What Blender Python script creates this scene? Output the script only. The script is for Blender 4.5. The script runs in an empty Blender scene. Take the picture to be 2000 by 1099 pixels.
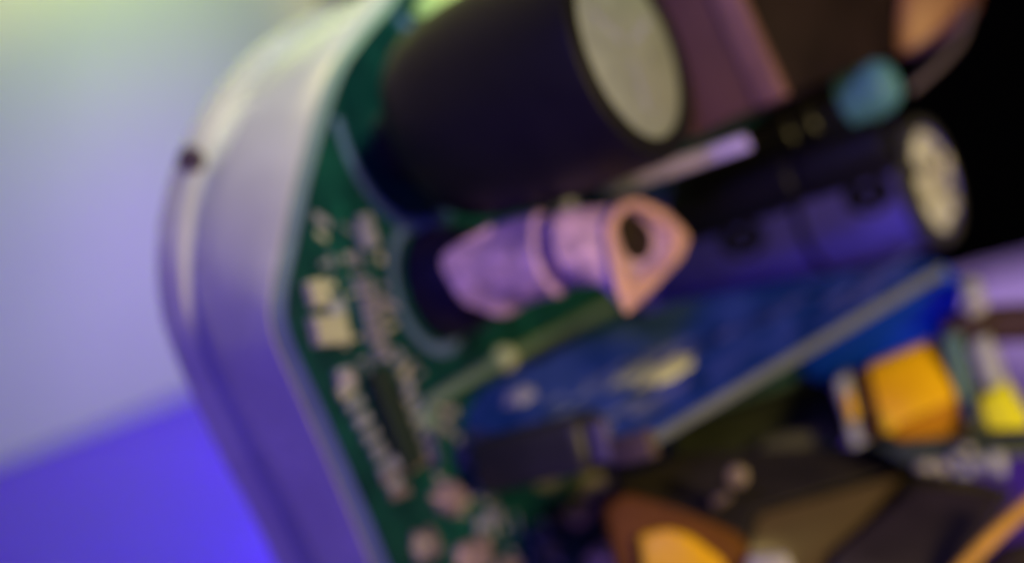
import bpy, bmesh, math, random
from mathutils import Vector, Matrix
random.seed(7)
sc = bpy.context.scene
COL = sc.collection
R = math.radians

# ------------------------------------------------------------------ camera
PITCH = R(15.0)
LENS = 100.0
FPX = 2000 * LENS / 36.0                    # focal length in photo pixels
CAM = Vector((0, 0, 0.105))
RIGHT = Vector((1, 0, 0)); FWD = Vector((0, math.cos(PITCH), -math.sin(PITCH))); UP = Vector((0, math.sin(PITCH), math.cos(PITCH)))
cd = bpy.data.cameras.new('camera'); co = bpy.data.objects.new('camera', cd); COL.objects.link(co)
co.location = CAM; co.rotation_euler = (R(90) - PITCH, 0, 0)
cd.lens = LENS; cd.sensor_width = 36; cd.clip_start = 0.005; cd.clip_end = 20
cd.dof.use_dof = True; cd.dof.focus_distance = 0.185; cd.dof.aperture_fstop = 17.5
sc.camera = co

# ------------------------------------------------------------------ world and lamps
w = bpy.data.worlds.new('World'); sc.world = w; w.use_nodes = True
w.node_tree.nodes['Background'].inputs[0].default_value = (0.40, 0.46, 0.48, 1)
w.node_tree.nodes['Background'].inputs[1].default_value = 0.08
def lamp(name, loc, target, size, power, color, spread=180):
    l = bpy.data.lights.new(name, 'AREA' if target else 'POINT'); l.energy = power; l.color = color
    o = bpy.data.objects.new(name, l); COL.objects.link(o); o.location = loc
    if target:
        l.shape = 'DISK'; l.size = size; l.spread = R(spread)
        o.rotation_euler = (Vector(target) - Vector(loc)).to_track_quat('-Z', 'Y').to_euler()
    else: l.shadow_soft_size = size
    return o
lamp('violet_lamp', (-0.085, -0.07, 0.24), (-0.01, 0.25, 0.04), 0.08, 0.53, (0.17, 0.104, 1.0))
lamp('blue_lamp', (-0.020, 0.335, 0.022), None, 0.006, 0.029, (0.234, 0.055, 1.0))
lamp('low_blue_lamp', (-0.012, 0.296, 0.014), None, 0.006, 0.022, (0.159, 0.009, 1.0))
lamp('warm_lamp', (0.24, 0.02, 0.16), (0.02, 0.25, 0.03), 0.08, 0.85, (1.0, 0.753, 0.271))
lamp('green_lamp', (-0.016, 0.326, 0.106), (-0.047, 0.349, 0.035), 0.03, 0.0285, (0.649, 1.0, 0.0), 120)
lamp('olive_fill', (-0.040, 0.30, 0.155), (-0.028, 0.231, 0.048), 0.055, 0.0045, (1.0, 0.86, 0.15), 40)  # unseen lamp, added to brighten the top of the shell
lamp('top_lamp', (0.032, 0.268, 0.19), (-0.010, 0.249, 0.062), 0.02, 0.0055, (0.82, 1.0, 0.58), 22)
lamp('side_fill', (0.11, 0.36, 0.10), (0.08, 0.395, 0.0), 0.03, 0.045, (0.65, 1.0, 0.16), 50)  # unseen lamp, added to brighten the far right of the table
sc.view_settings.view_transform = 'Standard'; sc.view_settings.look = 'None'
sc.view_settings.exposure = 0.0; sc.view_settings.gamma = 1.0
sc.render.engine = 'CYCLES'; sc.cycles.use_denoising = True

# ------------------------------------------------------------------ frames
def cam(px, py, d):                          # photo pixel at a depth in mm -> world point
    d *= 0.001
    return CAM + RIGHT * ((px - 1000) * d / FPX) - UP * ((py - 549.5) * d / FPX) + FWD * d
def cdir(x, y, z): return RIGHT * x + UP * y - FWD * z
N_ = cdir(0.842, 0.225, 0.49).normalized()   # out of the circuit board
V_ = cdir(0.258, -0.966, 0.0); V_ = (V_ - N_ * V_.dot(N_)).normalized()   # down along the board
U_ = N_.cross(V_); U_ = U_ if U_.dot(FWD) > 0 else -U_                    # across the board, away from the camera
P0 = cam(900, 560, 250)
BM = Matrix(((U_.x, V_.x, N_.x, P0.x), (U_.y, V_.y, N_.y, P0.y), (U_.z, V_.z, N_.z, P0.z), (0, 0, 0, 1)))
FLIP = BM.to_3x3().determinant() < 0
if FLIP:                                     # keep a right-handed frame: second axis is -v
    BM = Matrix(((U_.x, -V_.x, N_.x, P0.x), (U_.y, -V_.y, N_.y, P0.y), (U_.z, -V_.z, N_.z, P0.z), (0, 0, 0, 1)))
BI = BM.inverted()
def loc(p): return BI @ p                    # world -> board frame (metres)
def L(px, py, d): return loc(cam(px, py, d))
def bp(px, py, h=0.0):                       # photo pixel on the plane h mm above the board -> board frame
    c = loc(CAM); q = loc(cam(px, py, 250)); t = (h * 0.001 - c.z) / (q.z - c.z)
    return c + (q - c) * t
ZN = Vector((0, 0, 1)); XU = Vector((1, 0, 0)); YV = Vector((0, -1 if FLIP else 1, 0))   # n, u, v in the board frame
mm = 0.001

# ------------------------------------------------------------------ materials
MATS = {}
def mat(name, col, rough=0.5, metal=0.0, var=0.15, scale=300, bump=0.0, col2=None, spec=0.5, trans=0.0, coat=0.0, sheen=0.0, ior=1.45, sss=0.0):
    if name in MATS: return MATS[name]
    m = bpy.data.materials.new(name); m.use_nodes = True; nt = m.node_tree; b = nt.nodes['Principled BSDF']
    tc = nt.nodes.new('ShaderNodeTexCoord'); no = nt.nodes.new('ShaderNodeTexNoise')
    no.inputs['Scale'].default_value = scale; no.inputs['Detail'].default_value = 5
    nt.links.new(tc.outputs['Object'], no.inputs['Vector'])
    cr = nt.nodes.new('ShaderNodeValToRGB'); cr.color_ramp.elements[0].position = 0.35; cr.color_ramp.elements[1].position = 0.65
    c2 = col2 or tuple(min(1, c * (1 + var)) for c in col); c1 = tuple(c * (1 - var) for c in col) if not col2 else col
    cr.color_ramp.elements[0].color = (*c1, 1); cr.color_ramp.elements[1].color = (*c2, 1)
    nt.links.new(no.outputs['Fac'], cr.inputs['Fac']); nt.links.new(cr.outputs['Color'], b.inputs['Base Color'])
    mr = nt.nodes.new('ShaderNodeMapRange'); mr.inputs['To Min'].default_value = max(0.02, rough * 0.8); mr.inputs['To Max'].default_value = min(1, rough * 1.2)
    nt.links.new(no.outputs['Fac'], mr.inputs['Value']); nt.links.new(mr.outputs['Result'], b.inputs['Roughness'])
    b.inputs['Metallic'].default_value = metal; b.inputs['Specular IOR Level'].default_value = spec
    b.inputs['Transmission Weight'].default_value = trans; b.inputs['Coat Weight'].default_value = coat; b.inputs['IOR'].default_value = ior
    if sss: b.inputs['Subsurface Weight'].default_value = sss; b.inputs['Subsurface Radius'].default_value = (0.002, 0.0015, 0.001)
    if bump:
        bu = nt.nodes.new('ShaderNodeBump'); bu.inputs['Strength'].default_value = bump; bu.inputs['Distance'].default_value = 0.0003
        nt.links.new(no.outputs['Fac'], bu.inputs['Height']); nt.links.new(bu.outputs['Normal'], b.inputs['Normal'])
    MATS[name] = m; return m
M_paper = mat('backdrop_paper', (0.74, 0.76, 0.52), 0.8, var=0.03, scale=40, bump=0.05)
M_table = mat('table_paint', (0.14, 0.055, 0.80), 0.5, var=0.04, scale=60)
M_velvet = mat('black_velvet', (0.004, 0.004, 0.005), 0.95, var=0.2, spec=0.05)
M_shell = mat('shell_plastic', (0.45, 0.435, 0.55), 0.27, spec=0.7, var=0.09, scale=90, bump=0.06)
M_dark = mat('recess_dark', (0.07, 0.05, 0.06), 0.7)
M_pcb = mat('solder_mask_green', (0.001, 0.028, 0.032), 0.45, spec=0.3, scale=260, col2=(0.003, 0.056, 0.052), bump=0.05)
M_fr4 = mat('board_edge_fibre', (0.20, 0.30, 0.30), 0.6, var=0.1)
M_silk = mat('silkscreen_ink', (0.085, 0.14, 0.32), 0.6, var=0.1)
M_solder = mat('solder', (0.62, 0.60, 0.56), 0.32, metal=0.7, var=0.1, scale=900, bump=0.2)
M_pad = mat('tinned_pad', (0.34, 0.37, 0.46), 0.45, metal=0.4, var=0.1)
M_cream = mat('cream_ceramic', (0.46, 0.45, 0.34), 0.5, var=0.08)
M_grey = mat('grey_ceramic', (0.32, 0.34, 0.44), 0.5, var=0.1)
M_chip = mat('chip_black', (0.025, 0.025, 0.027), 0.45, var=0.2)
M_sleeve = mat('black_sleeve', (0.008, 0.007, 0.009), 0.5, var=0.2, scale=200, spec=0.32)
M_rubber = mat('rubber_bung', (0.012, 0.012, 0.013), 0.7)
M_alu = mat('brushed_aluminium', (0.52, 0.58, 0.53), 0.42, metal=0.55, var=0.06, scale=500, bump=0.08)
M_navy = mat('navy_sleeve', (0.13, 0.11, 0.78), 0.34, spec=0.45, var=0.15, scale=200)
M_print = mat('sleeve_print', (0.006, 0.006, 0.012), 0.5)
M_white = mat('white_plastic', (0.44, 0.47, 0.42), 0.45, var=0.06)
M_pink = mat('pink_shrink_tube', (0.60, 0.39, 0.56), 0.5, spec=0.3, var=0.32, scale=700, bump=0.5)
M_brownbox = mat('maroon_film', (0.11, 0.055, 0.052), 0.55, spec=0.2, var=0.15, scale=150)
M_darkbrown = mat('dark_brown_resin', (0.016, 0.009, 0.008), 0.55, spec=0.2, var=0.25, scale=150)
M_copper = mat('copper_tape', (0.22, 0.09, 0.045), 0.45, metal=0.1, var=0.1)
M_black = mat('black_plastic', (0.010, 0.011, 0.013), 0.38, var=0.2)
M_teal = mat('teal_cap', (0.09, 0.26, 0.31), 0.55, spec=0.3, var=0.1)
M_bluepcb = mat('solder_mask_blue', (0.005, 0.036, 0.17), 0.6, spec=0.14, scale=300, col2=(0.035, 0.075, 0.32), bump=0.1)
M_varistor = mat('blue_varistor', (0.004, 0.055, 0.62), 0.3, spec=0.25, var=0.1, scale=100)
M_amber = mat('amber_tape', (1.0, 0.53, 0.002), 0.38, spec=0.3, var=0.10, scale=260, bump=0.8)
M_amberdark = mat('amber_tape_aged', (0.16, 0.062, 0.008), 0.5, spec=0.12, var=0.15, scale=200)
M_yellow = mat('yellow_tape', (0.95, 0.93, 0.02), 0.5, spec=0.15, var=0.05)
M_greentape = mat('green_tape', (0.10, 0.22, 0.17), 0.5, var=0.1)
M_ferrite = mat('ferrite', (0.020, 0.016, 0.012), 0.55, var=0.25, scale=300, bump=0.1)
M_brown = mat('ferrite_lit_brown', (0.075, 0.050, 0.022), 0.3, var=0.15, scale=150)  # lit face of the ferrite core, its brightness put into a lighter brown
M_plum = mat('plum_black_plastic', (0.020, 0.013, 0.020), 0.45, var=0.2)
M_tealdark = mat('dark_teal_plastic', (0.02, 0.035, 0.033), 0.5, var=0.15)
M_tin = mat('tinned_wire', (0.15, 0.24, 0.21), 0.5, metal=0.1, var=0.08)

# ------------------------------------------------------------------ mesh helpers (all in the board frame, metres)
def link(name, bm, m, parent=None, smooth=True, label=None):
    bmesh.ops.recalc_face_normals(bm, faces=bm.faces)
    me = bpy.data.meshes.new(name); bm.to_mesh(me); bm.free()
    if m: me.materials.append(m)
    for p in me.polygons: p.use_smooth = smooth
    if smooth:
        try: me.set_sharp_from_angle(angle=R(38))
        except Exception: pass
    o = bpy.data.objects.new(name, me); COL.objects.link(o)
    if parent: o.parent = parent
    if label: o['label'] = label
    return o
def frame_of(axis):
    a = axis.normalized(); t = Vector((0, 1, 0)) if abs(a.y) < 0.9 else Vector((1, 0, 0))
    x = t.cross(a).normalized(); return x, a.cross(x).normalized(), a
def lathe(base, axis, prof, seg=48, sx=1.0, wob=0.0):
    bm = bmesh.new(); x, y, a = frame_of(axis); rings = []
    for r, t in prof:
        if r < 1e-7: rings.append([bm.verts.new(base + a * t)])
        else: rings.append([bm.verts.new(base + a * t + (x * math.cos(k * 2 * math.pi / seg) * sx + y * math.sin(k * 2 * math.pi / seg)) * r * (1 + wob * math.sin(3 * k * 2 * math.pi / seg + t * 900))) for k in range(seg)])
    for A, B in zip(rings, rings[1:]):
        if len(A) == 1 and len(B) == 1: continue
        for k in range(seg):
            j = (k + 1) % seg
            if len(A) == 1: bm.faces.new((A[0], B[k], B[j]))
            elif len(B) == 1: bm.faces.new((A[k], A[j], B[0]))
            else: bm.faces.new((A[k], A[j], B[j], B[k]))
    return bm
def hull_box(c8, bev=0.0, seg=2):            # c8: front quad then back quad
    bm = bmesh.new(); v = [bm.verts.new(p) for p in c8]
    for f in ((0, 1, 2, 3), (7, 6, 5, 4), (0, 4, 5, 1), (1, 5, 6, 2), (2, 6, 7, 3), (3, 7, 4, 0)): bm.faces.new([v[i] for i in f])
    bmesh.ops.recalc_face_normals(bm, faces=bm.faces)
    if bev: bmesh.ops.bevel(bm, geom=list(bm.edges), offset=bev, segments=seg, profile=0.5, affect='EDGES')
    return bm
def obox(c, ex, ey, ez, bev=0.0, seg=2):     # centre and three half-axes
    q = [c - ex - ey + ez, c + ex - ey + ez, c + ex + ey + ez, c - ex + ey + ez]
    return hull_box(q + [p - ez * 2 for p in q], bev, seg)
def prism(pts, back, bev=0.0, seg=2):        # polygon extruded by a vector
    bm = bmesh.new(); a = [bm.verts.new(p) for p in pts]; b = [bm.verts.new(p + back) for p in pts]; n = len(pts)
    bm.faces.new(a); bm.faces.new(b[::-1])
    for k in range(n): bm.faces.new((a[k], b[k], b[(k + 1) % n], a[(k + 1) % n]))
    bmesh.ops.recalc_face_normals(bm, faces=bm.faces)
    if bev: bmesh.ops.bevel(bm, geom=list(bm.edges), offset=bev, segments=seg, profile=0.5, affect='EDGES')
    return bm
VIEW_IN = (BI.to_3x3() @ FWD)                # away from the camera, in the board frame
def slab(quad, d, t, shift=(0, 0), bev=0.2, seg=2):   # a solid block: its near face through four pixels at depth(s) d, t mm thick
    ds = d if isinstance(d, (list, tuple)) else [d] * len(quad)
    pts = [L(x, y, z) for (x, y), z in zip(quad, ds)]
    back = (VIEW_IN + BI.to_3x3() @ (RIGHT * shift[0] - UP * shift[1])) * t * mm
    return prism(pts, back, bev * mm, seg)
def spline(pts, n):
    P = [Vector(p) for p in pts]; out = []
    for i in range(len(P) - 1):
        p0 = P[max(i - 1, 0)]; p1 = P[i]; p2 = P[i + 1]; p3 = P[min(i + 2, len(P) - 1)]
        for k in range(8):
            t = k / 8; out.append(0.5 * ((2 * p1) + (p2 - p0) * t + (2 * p0 - 5 * p1 + 4 * p2 - p3) * t * t + (3 * p1 - p0 - 3 * p2 + p3) * t ** 3))
    out.append(P[-1])
    s = [0.0]
    for a, b in zip(out, out[1:]): s.append(s[-1] + (b - a).length)
    res = []; j = 0
    for k in range(n):
        t = s[-1] * k / (n - 1)
        while j < len(s) - 2 and s[j + 1] < t: j += 1
        f = (t - s[j]) / max(1e-12, s[j + 1] - s[j]); res.append(out[j].lerp(out[j + 1], f))
    return res
def tube(pts, r, n=24, seg=12, r_end=None):
    c = spline(pts, n); bm = bmesh.new(); rings = []; x = None
    for i, p in enumerate(c):
        a = (c[min(i + 1, n - 1)] - c[max(i - 1, 0)]).normalized()
        if x is None: x = frame_of(a)[0]
        x = (x - a * x.dot(a)).normalized(); y = a.cross(x); rr = r if r_end is None else r + (r_end - r) * i / (n - 1)
        rings.append([bm.verts.new(p + (x * math.cos(k * 2 * math.pi / seg) + y * math.sin(k * 2 * math.pi / seg)) * rr) for k in range(seg)])
    for A, B in zip(rings, rings[1:]):
        for k in range(seg): bm.faces.new((A[k], A[(k + 1) % seg], B[(k + 1) % seg], B[k]))
    bm.faces.new(rings[0][::-1]); bm.faces.new(rings[-1]); return bm
def blob(c, rx, ry, rz, rough=0.12, axis=None):   # an uneven dome of solder
    bm = bmesh.new(); bmesh.ops.create_icosphere(bm, subdivisions=3, radius=1)
    for v in bm.verts:
        k = 1 + rough * math.sin(v.co.x * 5 + c.x * 9e3) * math.cos(v.co.y * 4 + c.y * 7e3)
        v.co = c + Vector((v.co.x * rx, v.co.y * ry, max(v.co.z, -0.05) * rz)) * k
    return bm
def flat_ring(c, r0, r1, z0, z1, seg=72):
    return lathe(c, ZN, [(r0, z0), (r1, z0), (r1, z1), (r0, z1), (r0, z0)], seg)
def empty(name, label, cat, m=None):
    o = bpy.data.objects.new(name, None); COL.objects.link(o); o.empty_display_size = 0.01
    o['label'] = label; o['category'] = cat
    if m: o.matrix_world = m
    return o
def group_part(name, parent, label=None):    # a part whose pieces are its own sub-parts
    o = bpy.data.objects.new(name, None); COL.objects.link(o); o.parent = parent; o.empty_display_size = 0.005
    if label: o['label'] = label
    return o

# ------------------------------------------------------------------ the shell and the board outline
board_px = [(1150, -330), (960, -225), (858, -120), (778, -4), (724, 62), (680, 124), (650, 200), (626, 282), (602, 378), (585, 465), (567, 550), (562, 612), (576, 668), (620, 765), (660, 855), (700, 948), (735, 1030), (765, 1105), (830, 1260), (890, 1410)]
shell_px = [(1000, -130), (860, -60), (720, 3), (600, 42), (500, 98), (430, 168), (375, 250), (335, 340), (312, 440), (307, 540), (324, 640), (363, 740), (405, 830), (450, 920), (500, 1012), (540, 1099), (600, 1235), (690, 1440)]
NS = 90
bo = spline([bp(x, y, 0) for x, y in board_px], NS)
DEPTH = -13.5
so = spline([bp(x, y, DEPTH) for x, y in shell_px], NS)
u1 = 72 * mm
def close(c, du):                            # far side of the outline, rounded corners
    top, bot = c[0], c[-1]; X = u1 + du
    return [Vector((X - 8 * mm, bot.y, bot.z)), Vector((X, bot.y + (top.y - bot.y) * 0.08, bot.z)), Vector((X, top.y + (bot.y - top.y) * 0.08, bot.z)), Vector((X - 8 * mm, top.y, bot.z))]
bl = bo + close(bo, 0)
sl = so + close(so, 2 * mm)

shell = empty('plastic_shell', 'pale glossy plastic shell curving behind the green circuit board', 'housing', BM)
def shell_wall():
    bm = bmesh.new(); rings = []
    # (mix from board outline to rim outline, height in mm, inset mm)
    prof = [(0.0, -1.75, -0.5), (0.0, -1.7, 0.25), (0.06, -2.1, 0.35), (0.30, -4.2, 0.3), (0.62, -7.6, 0.05), (0.80, -9.8, -0.35), (0.845, -10.2, -0.75), (0.86, -10.5, -0.65), (0.90, -10.8, 0.35), (0.96, -11.8, 0.55), (1.0, -12.8, 0.3), (1.0, -13.5, 0.0), (0.98, -14.2, -0.8), (0.94, -14.5, -2.2)]
    n = len(bl)
    for f, h, out in prof:
        ring = []
        for i in range(n):
            p = bl[i].lerp(sl[i], f); a = bl[i - 1].lerp(sl[i - 1], f); b = bl[(i + 1) % n].lerp(sl[(i + 1) % n], f)
            t = b - a; nn = Vector((t.y, -t.x, 0)).normalized()
            if nn.dot(p - Vector((30 * mm, 0, p.z))) < 0: nn = -nn
            ring.append(bm.verts.new(Vector((p.x, p.y, h * mm)) + nn * out * mm))
        rings.append(ring)
    for A, B in zip(rings, rings[1:]):
        for k in range(n): bm.faces.new((A[k], A[(k + 1) % n], B[(k + 1) % n], B[k]))
    bm.faces.new(rings[-1]); return bm
link('wall', shell_wall(), M_shell, shell)
# screw recess and a moulding dimple on the side
def on_shell(px, py, h, r, t, name, m):
    c = bp(px, py, h); ax = BI.to_3x3() @ (-FWD)
    link(name, lathe(c, ax, [(0, -2 * t), (r, -2 * t), (r, 0), (r * 0.8, t * 0.5), (0, t * 0.5)], 24), m, shell)
on_shell(372, 312, -11.0, 1.15 * mm, 0.5 * mm, 'screw', M_dark)
on_shell(455, 716, -8.5, 0.8 * mm, 0.25 * mm, 'dimple', M_grey)

# ------------------------------------------------------------------ the circuit board with everything soldered to it
pcb = empty('circuit_board', 'green circuit board crowded with soldered capacitors, coils and chips, standing in the pale shell', 'circuit board', BM)
laminate = link('laminate', prism([Vector((p.x, p.y, -0.12 * mm)) for p in bl], Vector((0, 0, -1.45 * mm))), M_fr4, pcb, smooth=False)
link('solder_mask', prism(bl, Vector((0, 0, -0.12 * mm))), M_pcb, pcb, smooth=False)

def can(name, px_top, h0, h1, r, sleeve_m, label, top_m=None, top_r=0.87, bung=True):
    c = bp(*px_top, h1); c = Vector((c.x, c.y, 0)); g = group_part(name, pcb, label); g.location = c
    z = Vector((0, 0, 0)); h0 *= mm; h1 *= mm
    foot = [(0.45, 0), (0.62, 0.15), (0.74, 0.7), (0.82, 1.7), (0.875, 3.0), (0.92, 4.8), (0.955, 7.0), (0.985, 10.0), (1.0, 13.0)] if bung == 'round' else [(0.75, 0), (0.93, 0.02), (1.0, 0.5), (1.0, 1.6), (0.955, 2.0), (0.955, 2.4), (1.0, 2.9)]
    link('sleeve', lathe(z, ZN, [(r * a, h0 + b * mm) for a, b in foot] + [(r, h1 - 0.7 * mm), (r * 0.985, h1 - 0.15 * mm), (r * 0.95, h1 + 0.08 * mm), (r * top_r, h1 + 0.1 * mm), (r * top_r * 0.98, h1 - 0.1 * mm)], 72), sleeve_m, g)
    t = link('metal_top', lathe(z, ZN, [(r * (top_r + 0.05), h1 - 0.5 * mm), (r * top_r * 0.985, h1 - 0.25 * mm), (r * top_r * 0.93, h1 - 0.02 * mm), (0, h1)], 72), top_m or M_alu, g)
    for k in range(3):
        a = k * math.pi * 2 / 3 + 0.4
        e = Vector((math.cos(a), math.sin(a), 0))
        link('vent_score', obox(z + e * r * 0.33 + ZN * h1, e * r * 0.22, ZN.cross(e) * 0.35 * mm, ZN * 0.02 * mm), M_grey, g)
    if bung: link('rubber_bung', lathe(z, ZN, [(0, 0.05 * mm), (r * 0.30, 0.05 * mm), (r * 0.36, h0 - 0.8 * mm), (r * 0.44, h0 + 0.3 * mm), (0, h0 + 0.3 * mm)], 48), M_rubber, g)
    return g, c
capA, cA = can('capacitor', (1232, 92), 3.6, 24.5, 9.9 * mm, M_sleeve, 'large black electrolytic capacitor with a dull silver round top', top_r=0.81, bung='round')
capF, cF = can('capacitor', (1824, 352), 2.0, 33.0, 6.0 * mm, M_navy, 'slimmer dark navy electrolytic capacitor with a cream speckled top', mat('cream_top', (0.72, 0.74, 0.70), 0.5, var=0.3, scale=900), top_r=0.80)
lean = math.atan(2.2 / 24.5)
capA.location = cA + YV * 2.2 * mm; capA.rotation_euler = (lean * (1 if YV.y > 0 else -1), 0, 0)
# seam and printed marks on the slim capacitor
rF = 6.0 * mm
link('seam', flat_ring(Vector((0, 0, 0)), rF - 0.1 * mm, rF + 0.09 * mm, 21.2 * mm, 21.9 * mm), M_print, capF)
def patch(g, r, ang, dz, h, dh):
    bm = bmesh.new(); ra = []; n = 14
    c = bm.verts.new(Vector((math.cos(ang) * r, math.sin(ang) * r, h)))
    for k in range(n):
        t = k * 2 * math.pi / n; a = ang + dz * math.cos(t); z = h + dh * math.sin(t)
        ra.append(bm.verts.new(Vector((math.cos(a) * r, math.sin(a) * r, z))))
    for k in range(n): bm.faces.new((c, ra[k], ra[(k + 1) % n]))
    return link('printed_mark', bm, M_print, g)
for h_, a_ in ((15.5, math.pi + 0.12), (28.8, math.pi - 0.05)):
    patch(capF, rF + 0.05 * mm, a_, 0.30, h_ * mm, 2.4 * mm)
for k in range(44):                          # crimped specks round the cream top
    a = random.uniform(0, 6.28); r_ = random.uniform(0.1, 0.8) * rF
    link('speck', obox(Vector((math.cos(a) * r_, math.sin(a) * r_, 33.03 * mm)), XU * random.uniform(0.2, 0.6) * mm, Vector((0, 1, 0)) * random.uniform(0.2, 0.7) * mm, ZN * random.uniform(0.05, 0.25) * mm), (M_cream, mat('speck_dark', (0.07, 0.06, 0.06), 0.5), mat('speck_pale', (0.8, 0.78, 0.66), 0.4))[k % 3], capF)

link('rim', lathe(Vector((0, 0, 0)), ZN, [(rF * 0.80, 33.05 * mm), (rF * 0.83, 33.2 * mm), (rF * 0.97, 33.15 * mm), (rF * 1.015, 32.6 * mm), (rF * 1.015, 31.9 * mm), (rF * 0.99, 31.8 * mm)], 64), mat('grey_black_rim', (0.05, 0.05, 0.055), 0.45), capF)
# silkscreen rings printed round the two standing components
rA = bp(776, 228, 0); rB = bp(838, 560, 0)
def inside(p):
    c = False; n = len(bl)
    for i in range(n):
        a, b = bl[i], bl[i - 1]
        if (a.y > p.y) != (b.y > p.y) and p.x < (b.x - a.x) * (p.y - a.y) / (b.y - a.y) + a.x: c = not c
    return c
def printed_ring(c, r0, r1, z):
    bm = bmesh.new(); n = 96
    P = lambda r, k, h: c + Vector((math.cos(k * 2 * math.pi / n) * r, math.sin(k * 2 * math.pi / n) * r, h * mm))
    for k in range(n):
        if not (inside(P(r1 + 0.4 * mm, k, 0)) and inside(P(r1 + 0.4 * mm, k + 1, 0))): continue
        t = [bm.verts.new(P(r, q, h)) for h in (0.015, z) for r, q in ((r0, k), (r1, k), (r1, k + 1), (r0, k + 1))]
        for f in ((4, 5, 6, 7), (3, 2, 1, 0), (0, 1, 5, 4), (2, 3, 7, 6)): bm.faces.new([t[m] for m in f])
    bmesh.ops.remove_doubles(bm, verts=bm.verts, dist=1e-7)
    link('silkscreen_ring', bm, M_silk, pcb)
printed_ring(rA, 9.2 * mm, 10.35 * mm, 0.05)
printed_ring(rB, 5.05 * mm, 6.1 * mm, 0.055)

# ------------------------------------------------------------------ sleeved component in the lower ring
tubeP = group_part('sleeved_resistor', pcb, 'pink heat-shrink sleeve over a dark stub, its open end a pointed teardrop')
tubeP.location = Vector((rB.x, rB.y, 0)) + XU * 1.2 * mm
z0 = Vector((0, 0, 0))
link('stub', lathe(z0, ZN, [(0, 0.1 * mm), (4.9 * mm, 0.1 * mm), (5.0 * mm, 0.6 * mm), (4.7 * mm, 3.2 * mm), (4.2 * mm, 4.2 * mm), (0, 4.4 * mm)], 48), mat('plum_stub', (0.016, 0.010, 0.028), 0.5, spec=0.3), tubeP)
def loop_radius(poly, c, a):                 # distance from c to a closed outline in direction a (u away, v down)
    d = Vector((math.cos(a), math.sin(a))); best = 0
    for p, q in zip(poly, poly[1:] + poly[:1]):
        e = q - p; den = d.x * e.y - d.y * e.x
        if abs(den) < 1e-12: continue
        w = p - c; t = (w.x * e.y - w.y * e.x) / den; k = (w.x * d.y - w.y * d.x) / den
        if t > 0 and -1e-6 <= k <= 1 + 1e-6: best = max(best, t)
    return best
def uv(p): q = p - tubeP.location; return Vector((q.x, q.dot(YV)))
def sleeve():
    bm = bmesh.new(); seg = 64; rings = []
    cb = uv(bp(1020, 510, 10)); HM = 19.0
    mo = [(1184, 440), (1204, 402), (1242, 386), (1300, 412), (1348, 460), (1334, 500), (1292, 548), (1258, 585), (1226, 614), (1208, 570), (1192, 505)]
    mi = [(1206, 447), (1221, 420), (1246, 410), (1284, 432), (1312, 464), (1298, 500), (1264, 528), (1240, 545), (1224, 520), (1212, 485)]
    mo = [uv(bp(x, y, HM)) for x, y in mo]; mi = [uv(bp(1248 + (x - 1248) * 1.10, 468 + (y - 468) * 1.12, HM)) for x, y in mi]
    cm = uv(bp(1248, 468, HM)); ck = uv(bp(1238, 452, HM - 1.6))
    def put(c, rf, hf):
        rings.append([bm.verts.new((XU * (c.x + math.cos(a) * rf(a)) + YV * (c.y + math.sin(a) * rf(a))) + ZN * hf(a) * mm) for a in (k * 2 * math.pi / seg for k in range(seg))])
    def low(h): return lambda a: h + (4.2 * math.exp(-((a - 4.25) / 0.34) ** 2) - 1.0 * max(0, math.cos(a - 3.9)) ** 2 + 2.6 * max(0, math.cos(a - 1.0))) * max(0, (9.2 - h) / 3.8)
    rip = lambda r, s_: (lambda a: (r + 0.12 * math.sin(3 * a + 0.6 * s_) + 0.06 * math.sin(7 * a - 0.9 * s_)) * mm)
    for h, r in ((5.4, 4.0), (6.2, 3.92), (7.1, 3.75), (8.4, 3.6), (10, 3.65), (11.6, 3.55), (13.0, 3.6), (13.5, 3.05), (14.6, 3.0), (15.2, 3.35)): put(cb, rip(r, h), low(h))
    put(cb.lerp(cm, 0.25), lambda a: 2.35 * mm + 0.22 * loop_radius(mo, cm, a), lambda a: 16.8)
    put(cb.lerp(cm, 0.62), lambda a: 1.3 * mm + 0.52 * loop_radius(mo, cm, a), lambda a: 17.8)
    put(cm, lambda a: 0.93 * loop_radius(mo, cm, a), lambda a: 18.5)
    put(cm, lambda a: 0.5 * (loop_radius(mo, cm, a) + loop_radius(mi, cm, a)), lambda a: HM - 0.2)
    put(cm, lambda a: 0.97 * loop_radius(mi, cm, a), lambda a: HM - 0.4)
    put(cm.lerp(ck, 0.5), lambda a: 0.55 * loop_radius(mi, cm, a) + 1.1 * mm, lambda a: HM - 1.3)
    put(ck, lambda a: 2.9 * mm, lambda a: HM - 1.7)
    put(ck, lambda a: 2.8 * mm, lambda a: HM - 5)
    for A, B in zip(rings, rings[1:]):
        for k in range(seg): bm.faces.new((A[k], A[(k + 1) % seg], B[(k + 1) % seg], B[k]))
    bm.faces.new(rings[-1]); bm.faces.new(rings[0][::-1]); 
    lip = bmesh.new(); lr = []               # the rolled lip of the mouth
    for q in range(8):
        t = q * math.pi / 4
        lr.append([lip.verts.new(XU * (cm.x + math.cos(a) * (ro * (0.5 + 0.52 * math.cos(t)) + ri * (0.5 - 0.52 * math.cos(t)))) + YV * (cm.y + math.sin(a) * (ro * (0.5 + 0.52 * math.cos(t)) + ri * (0.5 - 0.52 * math.cos(t)))) + ZN * (HM - 0.1 + 0.38 * math.sin(t)) * mm)
                   for a, ro, ri in ((k * 2 * math.pi / seg, loop_radius(mo, cm, k * 2 * math.pi / seg), loop_radius(mi, cm, k * 2 * math.pi / seg)) for k in range(seg))])
    for A, B in zip(lr, lr[1:] + lr[:1]):
        for k in range(seg): lip.faces.new((A[k], A[(k + 1) % seg], B[(k + 1) % seg], B[k]))
    return bm, ck, lip, cb
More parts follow.
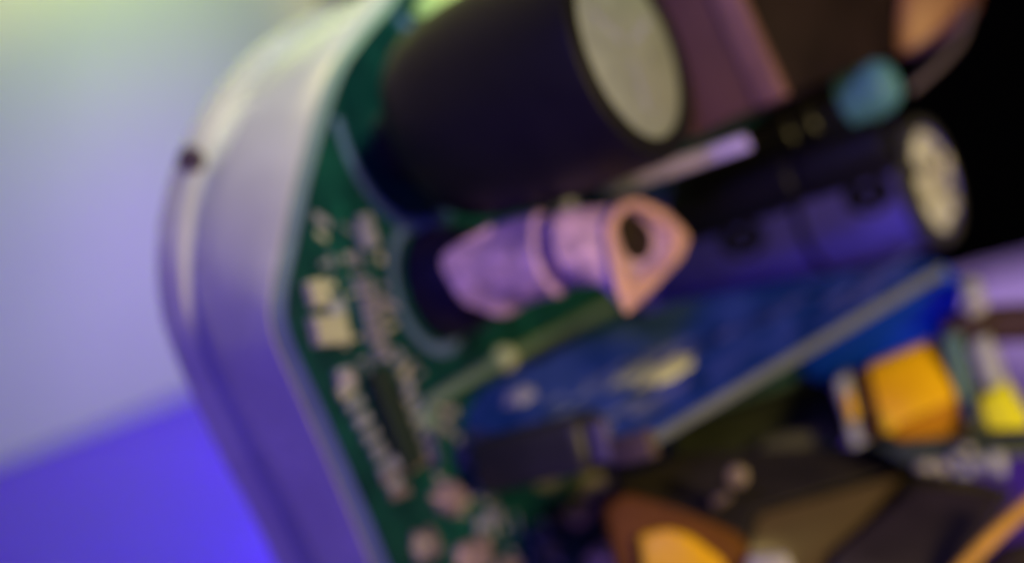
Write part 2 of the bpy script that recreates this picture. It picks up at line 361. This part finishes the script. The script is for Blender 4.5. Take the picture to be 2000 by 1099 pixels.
sleeve_bm, bore, lip_bm, axis_uv = sleeve()
link('lip', lip_bm, mat('peach_lip', (0.86, 0.50, 0.36), 0.45, scale=160, col2=(0.52, 0.30, 0.44), bump=0.3), tubeP)
link('collar', lathe(XU * axis_uv.x + YV * axis_uv.y, ZN, [(2.9 * mm, 13.3 * mm), (3.18 * mm, 13.5 * mm), (3.14 * mm, 14.5 * mm), (2.9 * mm, 14.8 * mm)], 48), mat('plum_collar', (0.20, 0.11, 0.22), 0.55), tubeP)
link('shrink_tube', sleeve_bm, M_pink, tubeP)
link('core', lathe(XU * bore.x + YV * bore.y + ZN * 16.25 * mm, ZN, [(2.76 * mm, 0), (2.76 * mm, 1.35 * mm), (2.3 * mm, 1.7 * mm), (0, 1.75 * mm)], 24), mat('dark_bore_shade', (0.020, 0.012, 0.010), 0.6, spec=0.2), tubeP)  # dark plug in the mouth; shade of the open bore put into its colour

# ------------------------------------------------------------------ tall maroon block, dark tube with teal end, bright strip
blk = group_part('film_capacitor', pcb, 'maroon block with a dark brown top behind the large black capacitor')
q = [(1180, 352), (1500, 200), (1395, -60), (1080, 60)]
dq = [246, 240, 240, 246]
link('case', slab(q, dq, 22, (0.42, -0.20), 0.5), M_brownbox, blk)
link('edge_band', slab([(1478, 212), (1532, 188), (1420, -60), (1362, -60)], [240.2, 239.4, 239.4, 240.2], 1.6, (0.5, -0.1), 0.3), M_pad if False else mat('maroon_band', (0.20, 0.105, 0.10), 0.5, spec=0.3, var=0.1), blk)
link('top', slab([(1528, 192), (1756, 104), (1740, -60), (1425, -60)], [240.5, 256, 256, 240.5], 3, (0.0, -0.2), 0.3), M_darkbrown, blk)
coil = group_part('copper_coil', pcb, 'copper orange coil end with a thin dark lead, behind the dark brown block')
link('winding', slab([(1742, 118), (1800, 86), (1880, 30), (1890, -50), (1760, -60)], [259, 259, 261, 261, 259], 10, (0.3, -0.1), 0.8), M_copper, coil)
link('lead', tube([L(1893, 10, 260), L(1878, 70, 259), L(1840, 120, 258), L(1775, 178, 257)], 0.42 * mm), mat('dull_lead', (0.10, 0.075, 0.075), 0.5), coil)

tb = group_part('tubular_fuse', pcb, 'black ribbed tube with a rounded teal end beside the maroon block')
a0 = L(1330, 372, 262); a1 = L(1752, 150, 252); ax = (a1 - a0); ln = ax.length
rt = 2.45 * mm
link('body', lathe(a0, ax, [(0, 0), (rt, 0), (rt, ln * 0.50), (rt * 1.08, ln * 0.51), (rt * 1.08, ln * 0.55), (rt, ln * 0.56), (rt, ln * 0.60), (rt * 1.08, ln * 0.61), (rt * 1.08, ln * 0.65), (rt, ln * 0.66), (rt, ln * 0.78), (0, ln * 0.78)], 40), M_black, tb)
link('end_cap', lathe(a0 + ax * 0.78, ax, [(0, 0), (rt * 1.02, 0), (rt * 1.04, ln * 0.10), (rt * 0.95, ln * 0.16), (rt * 0.7, ln * 0.20), (0, ln * 0.225)], 40), M_teal, tb)
b0 = L(1325, 428, 256); b1 = L(1745, 276, 247.5); bx = b1 - b0; bn = bx.length; rb = 2.5 * mm
link('lower_barrel', lathe(b0, bx, [(0, 0), (rb * 0.9, 0), (rb, bn * 0.04), (rb, bn * 0.55), (rb * 0.93, bn * 0.56), (rb * 0.93, bn * 0.60), (rb, bn * 0.61), (rb, bn * 0.94), (rb * 0.8, bn * 0.99), (0, bn)], 40), mat('ink_black_sleeve', (0.006, 0.006, 0.008), 0.5, spec=0.25), tb)
st = group_part('metal_strip', pcb, 'bright narrow metal strip below the maroon block')
link('bar', slab([(1235, 338), (1455, 262), (1470, 290), (1245, 366)], [248, 246, 246, 248], 2.0, (0, 0), 0.25), mat('violet_lit_metal', (0.55, 0.48, 0.92), 0.35), st)  # violet light on the bar is put into its base colour
link('foot', slab([(1165, 345), (1240, 335), (1248, 372), (1180, 385)], [250, 248, 248, 250], 2.0, (0, 0), 0.3), M_grey, st)
sm = group_part('ceramic_capacitor', pcb, 'small grey component tucked under the large black capacitor')
link('body', lathe(bp(1080, 372, 7), ZN, [(0, -2 * mm), (1.6 * mm, -1.6 * mm), (2.1 * mm, 0), (1.5 * mm, 1.6 * mm), (0, 2 * mm)], 24), mat('grey_green_epoxy', (0.10, 0.11, 0.10), 0.5), sm)
link('collar', lathe(bp(1108, 405, 9), ZN, [(0, -1 * mm), (0.9 * mm, -0.8 * mm), (1.0 * mm, 0.4 * mm), (0, 0.9 * mm)], 20), M_grey, sm)

# ------------------------------------------------------------------ blue daughter board, its parts, the varistor behind it
pa, pb_, pc = L(1205, 885, 238), L(1842, 514, 252), L(850, 805, 247)
nb = (pb_ - pa).cross(pc - pa).normalized()
if nb.dot(VIEW_IN) > 0: nb = -nb
def on_blue(px, py, off=0.0):
    c = loc(CAM); dirv = L(px, py, 250) - c; t = (pa + nb * off - c).dot(nb) / dirv.dot(nb); return c + dirv * t
db = group_part('daughter_board', pcb, 'blue daughter board with a pale grey cut edge, leaning out of the green board')
poly = [(1205, 885), (1842, 514), (1815, 506), (1500, 556), (1320, 590), (1170, 645), (1020, 722), (880, 790), (855, 825)]
core = [on_blue(*p) for p in poly]
link('laminate', prism([p - nb * 0.10 * mm for p in core], -nb * 1.25 * mm), mat('grey_edge_fibre', (0.18, 0.215, 0.20), 0.6, var=0.1), db, smooth=False)
link('solder_mask', prism(core, -nb * 0.10 * mm), M_bluepcb, db, smooth=False)
e1 = (pb_ - pa).normalized(); e2 = nb.cross(e1).normalized()
if e2.dot(pc - pa) < 0: e2 = -e2
def blue_blob(px, py, a, b, h, name, m):
    c = on_blue(px, py); bm = bmesh.new(); bmesh.ops.create_icosphere(bm, subdivisions=3, radius=1)
    for v in bm.verts: v.co = c + (e1 * v.co.x * a * mm + e2 * v.co.y * b * mm) * (1 + 0.38 * math.sin(v.co.x * 6 + 1) * math.cos(v.co.y * 5)) + nb * max(v.co.z, -0.05) * h * mm
    return link(name, bm, m, db)
blue_blob(1235, 733, 2.2, 0.7, 0.35, 'solder_or_glint', mat('green_glint', (0.30, 0.34, 0.24), 0.45))  # greenish tail of the glint, painted as a low blob
blue_blob(1300, 726, 2.6, 1.1, 0.6, 'solder_or_glint', mat('yellow_glint', (0.62, 0.64, 0.30), 0.45, metal=0.1))  # highlight on the blue mask, painted as a yellow blob
blue_blob(1015, 775, 1.3, 1.0, 0.6, 'solder_or_glint', M_grey)
rt_ = random.Random(5)
for i in range(46):
    f = rt_.random(); g = rt_.uniform(0.08, 0.85)
    px = 1215 + 560 * f - 210 * g * (1 - f * 0.75); py = 862 - 325 * f - 150 * g * (1 - f * 0.8) * (0.55 + 0.3 * f)
    c = on_blue(px, py)
    link('trace', obox(c + nb * 0.03 * mm, e1 * rt_.uniform(0.8, 3.2) * mm, e2 * rt_.uniform(0.15, 0.42) * mm, nb * 0.03 * mm), (mat('blue_trace', (0.05, 0.085, 0.34), 0.4, var=0.2), mat('pale_blue_trace', (0.11, 0.13, 0.40), 0.4, var=0.2), mat('deep_blue_trace', (0.004, 0.02, 0.12), 0.4, var=0.2))[i % 3], db)
va = group_part('varistor', pcb, 'glossy bright blue disc varistor under the daughter board edge')
vc = L(1716, 634, 257.5); vx = (BI.to_3x3() @ (RIGHT * 0.83 + UP * 0.52 - FWD * 0.18)).normalized(); vn = (BI.to_3x3() @ (RIGHT * 0.15 - UP * 0.30 - FWD * 0.94)).normalized()
vn = (vn - vx * vn.dot(vx)).normalized(); vy = vn.cross(vx)
bm = bmesh.new(); bmesh.ops.create_uvsphere(bm, u_segments=48, v_segments=24, radius=1)
for v in bm.verts:
    s = 1 - 0.12 * (abs(v.co.z) ** 2); v.co = vc + vx * v.co.x * 8.3 * mm + vy * v.co.y * 5.0 * mm + vn * v.co.z * 1.7 * mm * s
link('disc', bm, M_varistor, va)
for k in (-1, 1):
    p = vc - vx * 4 * mm + vy * 1.2 * k * mm
    link('lead', tube([p, p - vx * 4 * mm - ZN * 4 * mm, p - vx * 6 * mm - ZN * 9 * mm], 0.35 * mm, 12), M_tin, va)

# brightly lit corner of the board, painted as a thin pale green sheet
link('lit_patch', prism([bp(*p, 0.12) for p in ((806, 26), (850, -50), (960, -75), (925, 20), (850, 44))], Vector((0, 0, -0.08 * mm))), mat('pale_green_lit_mask', (0.42, 0.58, 0.30), 0.6), pcb, label='pale green lit patch at the top of the board')
# jumper wire with its joint
jw = group_part('jumper_wire', pcb, 'pale tinned jumper wire running diagonally over the green board')
link('wire', tube([bp(826, 792, 0.5), bp(905, 745, 0.7), bp(980, 704, 0.8), bp(1090, 650, 0.7), bp(1200, 592, 0.5)], 0.62 * mm, 30), M_tin, jw)
link('solder_or_glint', blob(bp(980, 702, 0.6), 1.5 * mm, 1.1 * mm, 1.3 * mm), mat('pale_flux_solder', (0.42, 0.46, 0.34), 0.5), jw)
link('solder_or_glint', blob(bp(835, 815, 0.1), 1.4 * mm, 1.8 * mm, 0.7 * mm), M_tin, jw)

# black power transistor below the blue board
tr = group_part('transistor', pcb, 'black transistor body with a bright metal tab below the blue board')
cT = bp(885, 925, 0)
link('body', obox(cT + XU * 3 * mm + ZN * 7.2 * mm, XU * 3.0 * mm, YV * 2.4 * mm, ZN * 5.6 * mm, 1.2 * mm, 3), mat('grey_black_epoxy', (0.032, 0.032, 0.028), 0.45), tr)
link('metal_tab', obox(cT + XU * 1.2 * mm + ZN * 14.0 * mm + YV * 0.2 * mm, XU * 0.6 * mm, YV * 1.7 * mm, ZN * 0.9 * mm, 0.3 * mm), mat('violet_grey_metal', (0.17, 0.15, 0.19), 0.4, metal=0.3), tr)
link('insulator', obox(cT + XU * 1.5 * mm + ZN * 16.6 * mm + YV * 1.3 * mm, XU * 0.8 * mm, YV * 1.2 * mm, ZN * 1.9 * mm, 0.2 * mm), mat('brown_pink_film', (0.12, 0.085, 0.06), 0.5), tr)
for k in (-1, 0, 1):
    link('lead', obox(cT + XU * 3 * mm + YV * 1.6 * k * mm + ZN * 1.0 * mm, XU * 0.35 * mm, YV * 0.3 * mm, ZN * 0.95 * mm), M_tin, tr)

# ------------------------------------------------------------------ small surface-mount parts along the board edge
ic = group_part('control_chip', pcb, 'small chip with a row of pale pins down each side, near the board edge')
pl0, pl1 = (672, 760), (762, 945); pr0, pr1 = (772, 700), (822, 880)
cI = (bp(*pl0) + bp(*pl1) + bp(*pr0) + bp(*pr1)) / 4
lv = ((bp(*pl1) - bp(*pl0)) + (bp(*pr1) - bp(*pr0))).normalized(); lu = lv.cross(ZN); lu = lu if lu.dot(XU) > 0 else -lu
wid = ((bp(*pr0) + bp(*pr1)) / 2 - (bp(*pl0) + bp(*pl1)) / 2).length / 2
link('package', obox(cI + ZN * 0.75 * mm, lu * (wid * 0.42), lv * 4.3 * mm, ZN * 0.5 * mm, 0.12 * mm), mat('chip_olive', (0.018, 0.032, 0.026), 0.55, spec=0.2), ic)
for k in range(7):
    for a, b in ((pl0, pl1), (pr0, pr1)):
        t = k / 6; p = bp(a[0] + (b[0] - a[0]) * t, a[1] + (b[1] - a[1]) * t)
        link('pin', obox(p + ZN * 0.3 * mm + lu * random.uniform(-0.3, 0.3) * mm, lu * random.uniform(0.6, 1.3) * mm, lv * random.uniform(0.3, 0.6) * mm, ZN * 0.22 * mm, 0.08 * mm, 1), random.choice((M_pad, M_pad, M_cream, M_grey)), ic)
def chip(px, py, a, b, h, body, ends=True, rot=0.0, label=None, endm=None):
    c = bp(px, py); g = group_part('surface_mount_part', pcb, label); g.location = c
    x = (XU * math.cos(rot) + YV * math.sin(rot)); y = ZN.cross(x)
    link('body', obox(ZN * (h / 2 + 0.06) * mm, x * a * mm / 2, y * b * mm * (0.30 if ends else 0.5), ZN * h * mm / 2, 0.1 * mm, 1), body, g)
    if ends:
        for s in (-1, 1): link('end_terminal', obox(ZN * (h / 2 + 0.06) * mm + y * s * b * 0.4 * mm, x * a * 1.02 * mm / 2, y * b * 0.1 * mm, ZN * h * 1.04 * mm / 2, 0.1 * mm, 1), endm or M_pad, g)
    return g
chip(632, 648, 4.6, 2.4, 1.0, M_cream, rot=0.1, endm=M_cream, label='cream ceramic block at the board edge, largest of the small parts there')
chip(610, 575, 2.6, 2.2, 0.8, M_cream, ends=False, label='cream ceramic chip above the larger cream block')
chip(648, 605, 2.0, 1.8, 0.7, M_grey, ends=True)
chip(712, 465, 2.2, 2.0, 0.6, M_grey)
chip(706, 432, 1.8, 0.9, 0.5, M_grey, ends=False)
for k, (px, py) in enumerate([(705, 560), (714, 592), (718, 622), (726, 655), (740, 690)]):
    chip(px, py, 2.3 + 0.4 * (k % 2), 1.25, 0.55, mat('slate_ceramic', (0.20, 0.20, 0.28), 0.5), ends=(k % 2 == 0), endm=M_grey)
chip(668, 742, 2.4, 1.9, 0.6, mat('mauve_ceramic', (0.36, 0.32, 0.40), 0.5))
chip(768, 905, 2.2, 1.0, 0.6, M_grey, rot=0.3)
for k, (px, py) in enumerate([(760, 935), (790, 915), (815, 900), (775, 962)]):
    chip(px, py, 3.0, 0.9, 0.4, mat('mauve_dark', (0.18, 0.14, 0.16), 0.5), ends=False)
chip(832, 878, 1.0, 3.0, 1.0, mat('indigo_part', (0.05, 0.05, 0.16), 0.4), ends=False)
M_rosepad = mat('rose_tinned_pad', (0.30, 0.22, 0.25), 0.5, metal=0.2)
def joint(px, py, rx, ry, rz, m): link('solder_or_glint', blob(bp(px, py, 0.02), rx * 0.72 * mm, ry * 0.75 * mm, rz * mm, 0.25), m, pcb)
joint(872, 972, 3.4, 1.9, 1.2, M_rosepad)
joint(830, 1062, 3.0, 1.9, 0.9, mat('rose_dull', (0.2, 0.17, 0.2), 0.5, metal=0.2))
joint(925, 1085, 4.2, 2.0, 1.0, M_rosepad)
joint(985, 1120, 3.6, 1.6, 0.9, M_rosepad)
chip(960, 1008, 2.4, 1.2, 0.5, mat('slate_ceramic', (0.2, 0.2, 0.28)))
chip(935, 1022, 1.6, 1.0, 0.4, M_grey, ends=False)
joint(1150, 944, 4.0, 1.4, 1.6, mat('olive_tin', (0.48, 0.43, 0.22), 0.45))
joint(1070, 935, 3.4, 1.3, 0.6, mat('dull_olive', (0.12, 0.12, 0.08), 0.5))
joint(1118, 1000, 3.0, 1.6, 1.6, mat('tan_tin', (0.60, 0.46, 0.30), 0.45))
joint(1075, 1075, 2.2, 1.4, 0.6, mat('dull_olive', (0.12, 0.12, 0.08)))
joint(1175, 1090, 4.4, 1.9, 2.0, mat('tan_tin', (0.6, 0.46, 0.30)))

# scattered pads, vias and printed dashes
M_lil = mat('lilac_ink', (0.26, 0.25, 0.34), 0.6); M_pale = mat('pale_ink', (0.42, 0.42, 0.36), 0.6); M_trace = mat('green_trace', (0.006, 0.10, 0.075), 0.45, spec=0.3)
rnd = random.Random(11)
def along(t):                                # the strip of board beside its left edge
    pts = [(610, 420), (605, 520), (640, 660), (720, 800), (790, 930), (880, 1010), (960, 1090)]
    k = min(int(t * 6), 5); f = t * 6 - k; return (pts[k][0] + (pts[k + 1][0] - pts[k][0]) * f, pts[k][1] + (pts[k + 1][1] - pts[k][1]) * f)
for k in range(80):
    x, y = along(rnd.random()); x += rnd.uniform(5, 150); y += rnd.uniform(-25, 25)
    if (x - 838) ** 2 / 70 ** 2 + (y - 560) ** 2 / 135 ** 2 < 1.1 or y > 1130: continue
    a = rnd.choice((0, 0, 1.57, 0.5)); ex = XU * math.cos(a) + YV * math.sin(a); ey = ZN.cross(ex); c = bp(x, y)
    link('solder_pad', obox(c + ZN * 0.06 * mm, ex * rnd.uniform(0.35, 1.1) * mm, ey * rnd.uniform(0.15, 0.4) * mm, ZN * 0.05 * mm), rnd.choice((M_lil, M_lil, M_pale, M_pad)), pcb)
for k in range(16):
    x, y = along(rnd.random()); x += rnd.uniform(10, 120); c = bp(x, y)
    link('trace', obox(c + ZN * 0.02 * mm, XU * 0.22 * mm, YV * rnd.uniform(2, 5) * mm, ZN * 0.02 * mm), M_trace, pcb)

# ------------------------------------------------------------------ transformers at the lower right
t1 = group_part('transformer', pcb, 'dark ferrite transformer with bright amber tape at the bottom')
link('core', slab([(1195, 935), (1330, 885), (1650, 868), (1765, 915), (1480, 1000), (1440, 1120), (1240, 985)], [246, 250, 256, 254, 243, 240, 244], 9, (0.1, 0.1), 0.4), M_ferrite, t1)
link('core_side', slab([(1482, 1000), (1772, 922), (1600, 1125), (1440, 1130)], [242.8, 252, 244, 240], 6, (0.1, 0.1), 0.5), M_brown, t1)
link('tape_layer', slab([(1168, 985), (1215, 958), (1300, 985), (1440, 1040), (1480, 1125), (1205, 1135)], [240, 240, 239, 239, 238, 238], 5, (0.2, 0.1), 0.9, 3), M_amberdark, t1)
link('amber_tape', slab([(1243, 1042), (1300, 1030), (1345, 1042), (1410, 1090), (1430, 1140), (1258, 1140)], [238.2, 237.6, 237.6, 237.2, 236.8, 236.8], 3, (0.1, 0.1), 0.5, 3), M_amber, t1)
link('solder_or_glint', lathe(L(1440, 930, 241), BI.to_3x3() @ -FWD, [(0, -1 * mm), (1.0 * mm, -0.8 * mm), (0.9 * mm, 0.3 * mm), (0, 0.8 * mm)], 20), mat('dull_gold', (0.22, 0.17, 0.08), 0.45), t1)
link('pin', slab([(1385, 975), (1420, 955), (1432, 975), (1395, 998)], 242, 2, (0, 0), 0.3), mat('brown_pin', (0.12, 0.085, 0.045), 0.5), t1)
link('terminal', slab([(1460, 1085), (1540, 1080), (1560, 1130), (1455, 1130)], 237, 3, (0, 0), 0.5), M_cream, t1)

link('bobbin', slab([(1215, 960), (1330, 890), (1700, 868), (1985, 955), (1900, 1135), (1245, 1135)], [252, 257, 260, 262, 256, 250], 6, (0.1, 0.1), 0.4), M_ferrite, t1)
t2 = group_part('transformer', pcb, 'small transformer with amber and yellow tape between white flanges')
link('flange', slab([(1630, 742), (1652, 735), (1692, 868), (1664, 876)], [253, 253, 252, 252], 8, (0.2, -0.1), 0.3), M_white, t2)
link('core', slab([(1640, 720), (1880, 640), (1945, 860), (1680, 880)], [268, 270, 269, 268], 4, (0.2, -0.1), 0.4), M_tealdark, t2)
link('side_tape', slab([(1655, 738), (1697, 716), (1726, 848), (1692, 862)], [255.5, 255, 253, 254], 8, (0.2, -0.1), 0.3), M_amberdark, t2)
link('amber_tape', slab([(1694, 716), (1822, 665), (1868, 780), (1722, 846)], [254, 255, 252, 251], 9, (0.2, -0.1), 0.4), M_amber, t2)
link('tape_flap', slab([(1730, 846), (1868, 778), (1893, 850), (1760, 862)], [251.8, 252.5, 253.8, 253.4], 5, (0.2, -0.1), 0.3), mat('amber_tape_dull', (0.62, 0.27, 0.01), 0.5, spec=0.15), t2)  # darker, duller amber on this flap
link('green_tape', slab([(1838, 662), (1872, 648), (1908, 812), (1886, 826)], [253, 253, 252, 252], 8, (0.2, -0.1), 0.3), M_greentape, t2)
link('flange', slab([(1896, 668), (1928, 655), (1968, 775), (1940, 790)], [253, 253, 252, 252], 7, (0.2, -0.1), 0.3), M_white, t2)
link('yellow_tape', slab([(1908, 780), (1960, 748), (2015, 838), (1930, 842)], [250.5, 250.5, 249.5, 249.5], 6, (0.2, -0.1), 0.5), M_yellow, t2)
link('base', slab([(1690, 862), (2020, 848), (2020, 890), (1765, 905)], [251, 252, 251, 250], 9, (0.2, 0), 0.4), M_tealdark, t2)
for x0, x1, y0, y1, m in [(1782, 1822, 902, 926, M_cream), (1818, 1850, 898, 932, M_cream), (1850, 1880, 884, 915, M_white), (1858, 1896, 912, 936, M_grey), (1893, 1926, 888, 926, M_white), (1926, 1962, 880, 934, M_white), (1870, 1900, 868, 888, M_cream)]:
    link('terminal', slab([(x0, y0 + 4), (x1, y0 - 4), (x1 + 8, y1), (x0 + 8, y1 - 3)], 248.5 + (x0 % 7) * 0.2, 3, (0.1, 0), 0.7, 3), m, t2)
link('gold_fold', slab([(1646, 768), (1664, 762), (1678, 818), (1658, 826)], 250.6, 1.2, (0.1, 0), 0.4), M_amber, t2)
link('gold_fold', slab([(1716, 800), (1742, 806), (1752, 842), (1724, 850)], [250.2, 250.0, 249.6, 249.8], 1.0, (0.1, 0), 0.4), M_yellow if False else mat('gold_tape', (1.0, 0.62, 0.004), 0.3, spec=0.3), t2)
shade = group_part('board_shade', pcb, 'dark olive block standing in for shaded board under the grey edge of the blue board')  # added block: cast shadow on the green board put into a dark colour
link('body', slab([(1315, 842), (1610, 735), (1655, 862), (1310, 905)], [256, 259, 258, 254], 5, (0.2, -0.1), 0.5), mat('dark_olive_shade', (0.016, 0.020, 0.013), 0.6, spec=0.2), shade)
link('foot', slab([(1490, 858), (1635, 822), (1652, 866), (1480, 884)], [254.5, 256.5, 256.5, 254], 1.2, (0.1, -0.1), 0.3), mat('olive_lit_wedge', (0.055, 0.055, 0.03), 0.6, spec=0.2), shade)  # lighter wedge for the lit bit of board, painted in its colour
ch = group_part('choke', pcb, 'plum black choke block with an orange lead at the lower corner')
link('body', slab([(1605, 1130), (1640, 1070), (1790, 942), (1965, 962), (1870, 1130)], [243, 243.5, 250, 250, 243], 9, (0.2, 0.1), 0.7, 3), M_plum, ch)
link('lead', tube([L(1860, 1130, 241), L(1930, 1055, 241.5), L(2025, 970, 242)], 0.72 * mm), mat('orange_enamel', (0.75, 0.42, 0.05), 0.5, spec=0.2), ch)
link('foot', slab([(1905, 1130), (1960, 1075), (2020, 1062), (2020, 1130)], 242.5, 5, (0.1, 0), 0.4), M_darkbrown, ch)
fb = group_part('fuse', pcb, 'small white block with a dark brown wire beside the blue disc')
link('body', slab([(1873, 548), (1908, 540), (1928, 605), (1892, 625)], [252, 252, 251, 251], 5, (0.2, 0), 0.6), M_white, fb)
link('band', slab([(1890, 588), (1922, 580), (1929, 606), (1894, 622)], [250.6, 250.6, 250.3, 250.3], 1, (0.2, 0), 0.2), M_cream, fb)
link('wire', tube([L(1840, 652, 257), L(1890, 640, 257), L(1950, 632, 257), L(2030, 628, 257)], 1.75 * mm), mat('maroon_wire', (0.05, 0.022, 0.022), 0.5), fb)

# ------------------------------------------------------------------ the table, the paper and the dark beyond
bpy.context.view_layer.update()
wallo = next(o for o in shell.children if o.name.startswith('wall'))
zt = min((wallo.matrix_world @ v.co).z for v in wallo.data.vertices) - 0.0003
def on_table(px, py):
    d = cam(px, py, 250) - CAM; t = (zt - CAM.z) / d.z; return CAM + d * t
def setting(name, bm, m):
    o = link(name, bm, m, None, smooth=False); o['kind'] = 'structure'; return o
f0, f1 = on_table(1872, 543), on_table(2000, 509); fd = (f1 - f0).normalized()
g0, g1 = on_table(0, 908), on_table(380, 772); gd = (g1 - g0).normalized()
far_r = f0 + fd * 0.20; far_m = f0 - fd * 0.10; far_l = Vector((-0.55, far_m.y + 0.35, zt))
near = Vector((0, -0.12, 0))
setting('tabletop', prism([Vector((-0.55, -0.1, zt)), Vector((0.3, -0.1, zt)), far_r, far_m, far_l], Vector((0, 0, -0.02))), M_table)
# a sheet of paper standing on the table, gently bent at its foot
pn = Vector((gd.y, -gd.x, 0)); pn = -pn if pn.y < 0 else pn        # away from the camera
s0 = g0 - gd * 0.30; s1 = g1 + gd * 0.035
def sheet():
    bm = bmesh.new(); rows = []
    for k in range(30):
        a = k / 29; hgt = 0.36 * a; p = s0 + Vector((0, 0, hgt + 0.0004)); q = s1 + Vector((0, 0, hgt + 0.0004))
        off = pn * (0.004 * (1 - math.exp(-hgt * 90)) + 0.10 * hgt * hgt)
        rows.append([bm.verts.new(p.lerp(q, j / 12) + off + pn * 0.002 * math.sin(j * 0.6)) for j in range(13)])
    for A, B in zip(rows, rows[1:]):
        for j in range(12): bm.faces.new((A[j], A[j + 1], B[j + 1], B[j]))
    geo = bmesh.ops.extrude_face_region(bm, geom=list(bm.faces)); vs = [v for v in geo['geom'] if isinstance(v, bmesh.types.BMVert)]
    bmesh.ops.translate(bm, verts=vs, vec=pn * 0.0008); return bm
o = setting('backdrop', sheet(), M_paper)
for p in o.data.polygons: p.use_smooth = True
o.data.set_sharp_from_angle(angle=R(30))
setting('background', prism([Vector((-1.6, 1.1, -0.8)), Vector((1.6, 1.1, -0.8)), Vector((1.6, 1.1, 1.4)), Vector((-1.6, 1.1, 1.4))], Vector((0, 0.02, 0))), M_velvet)
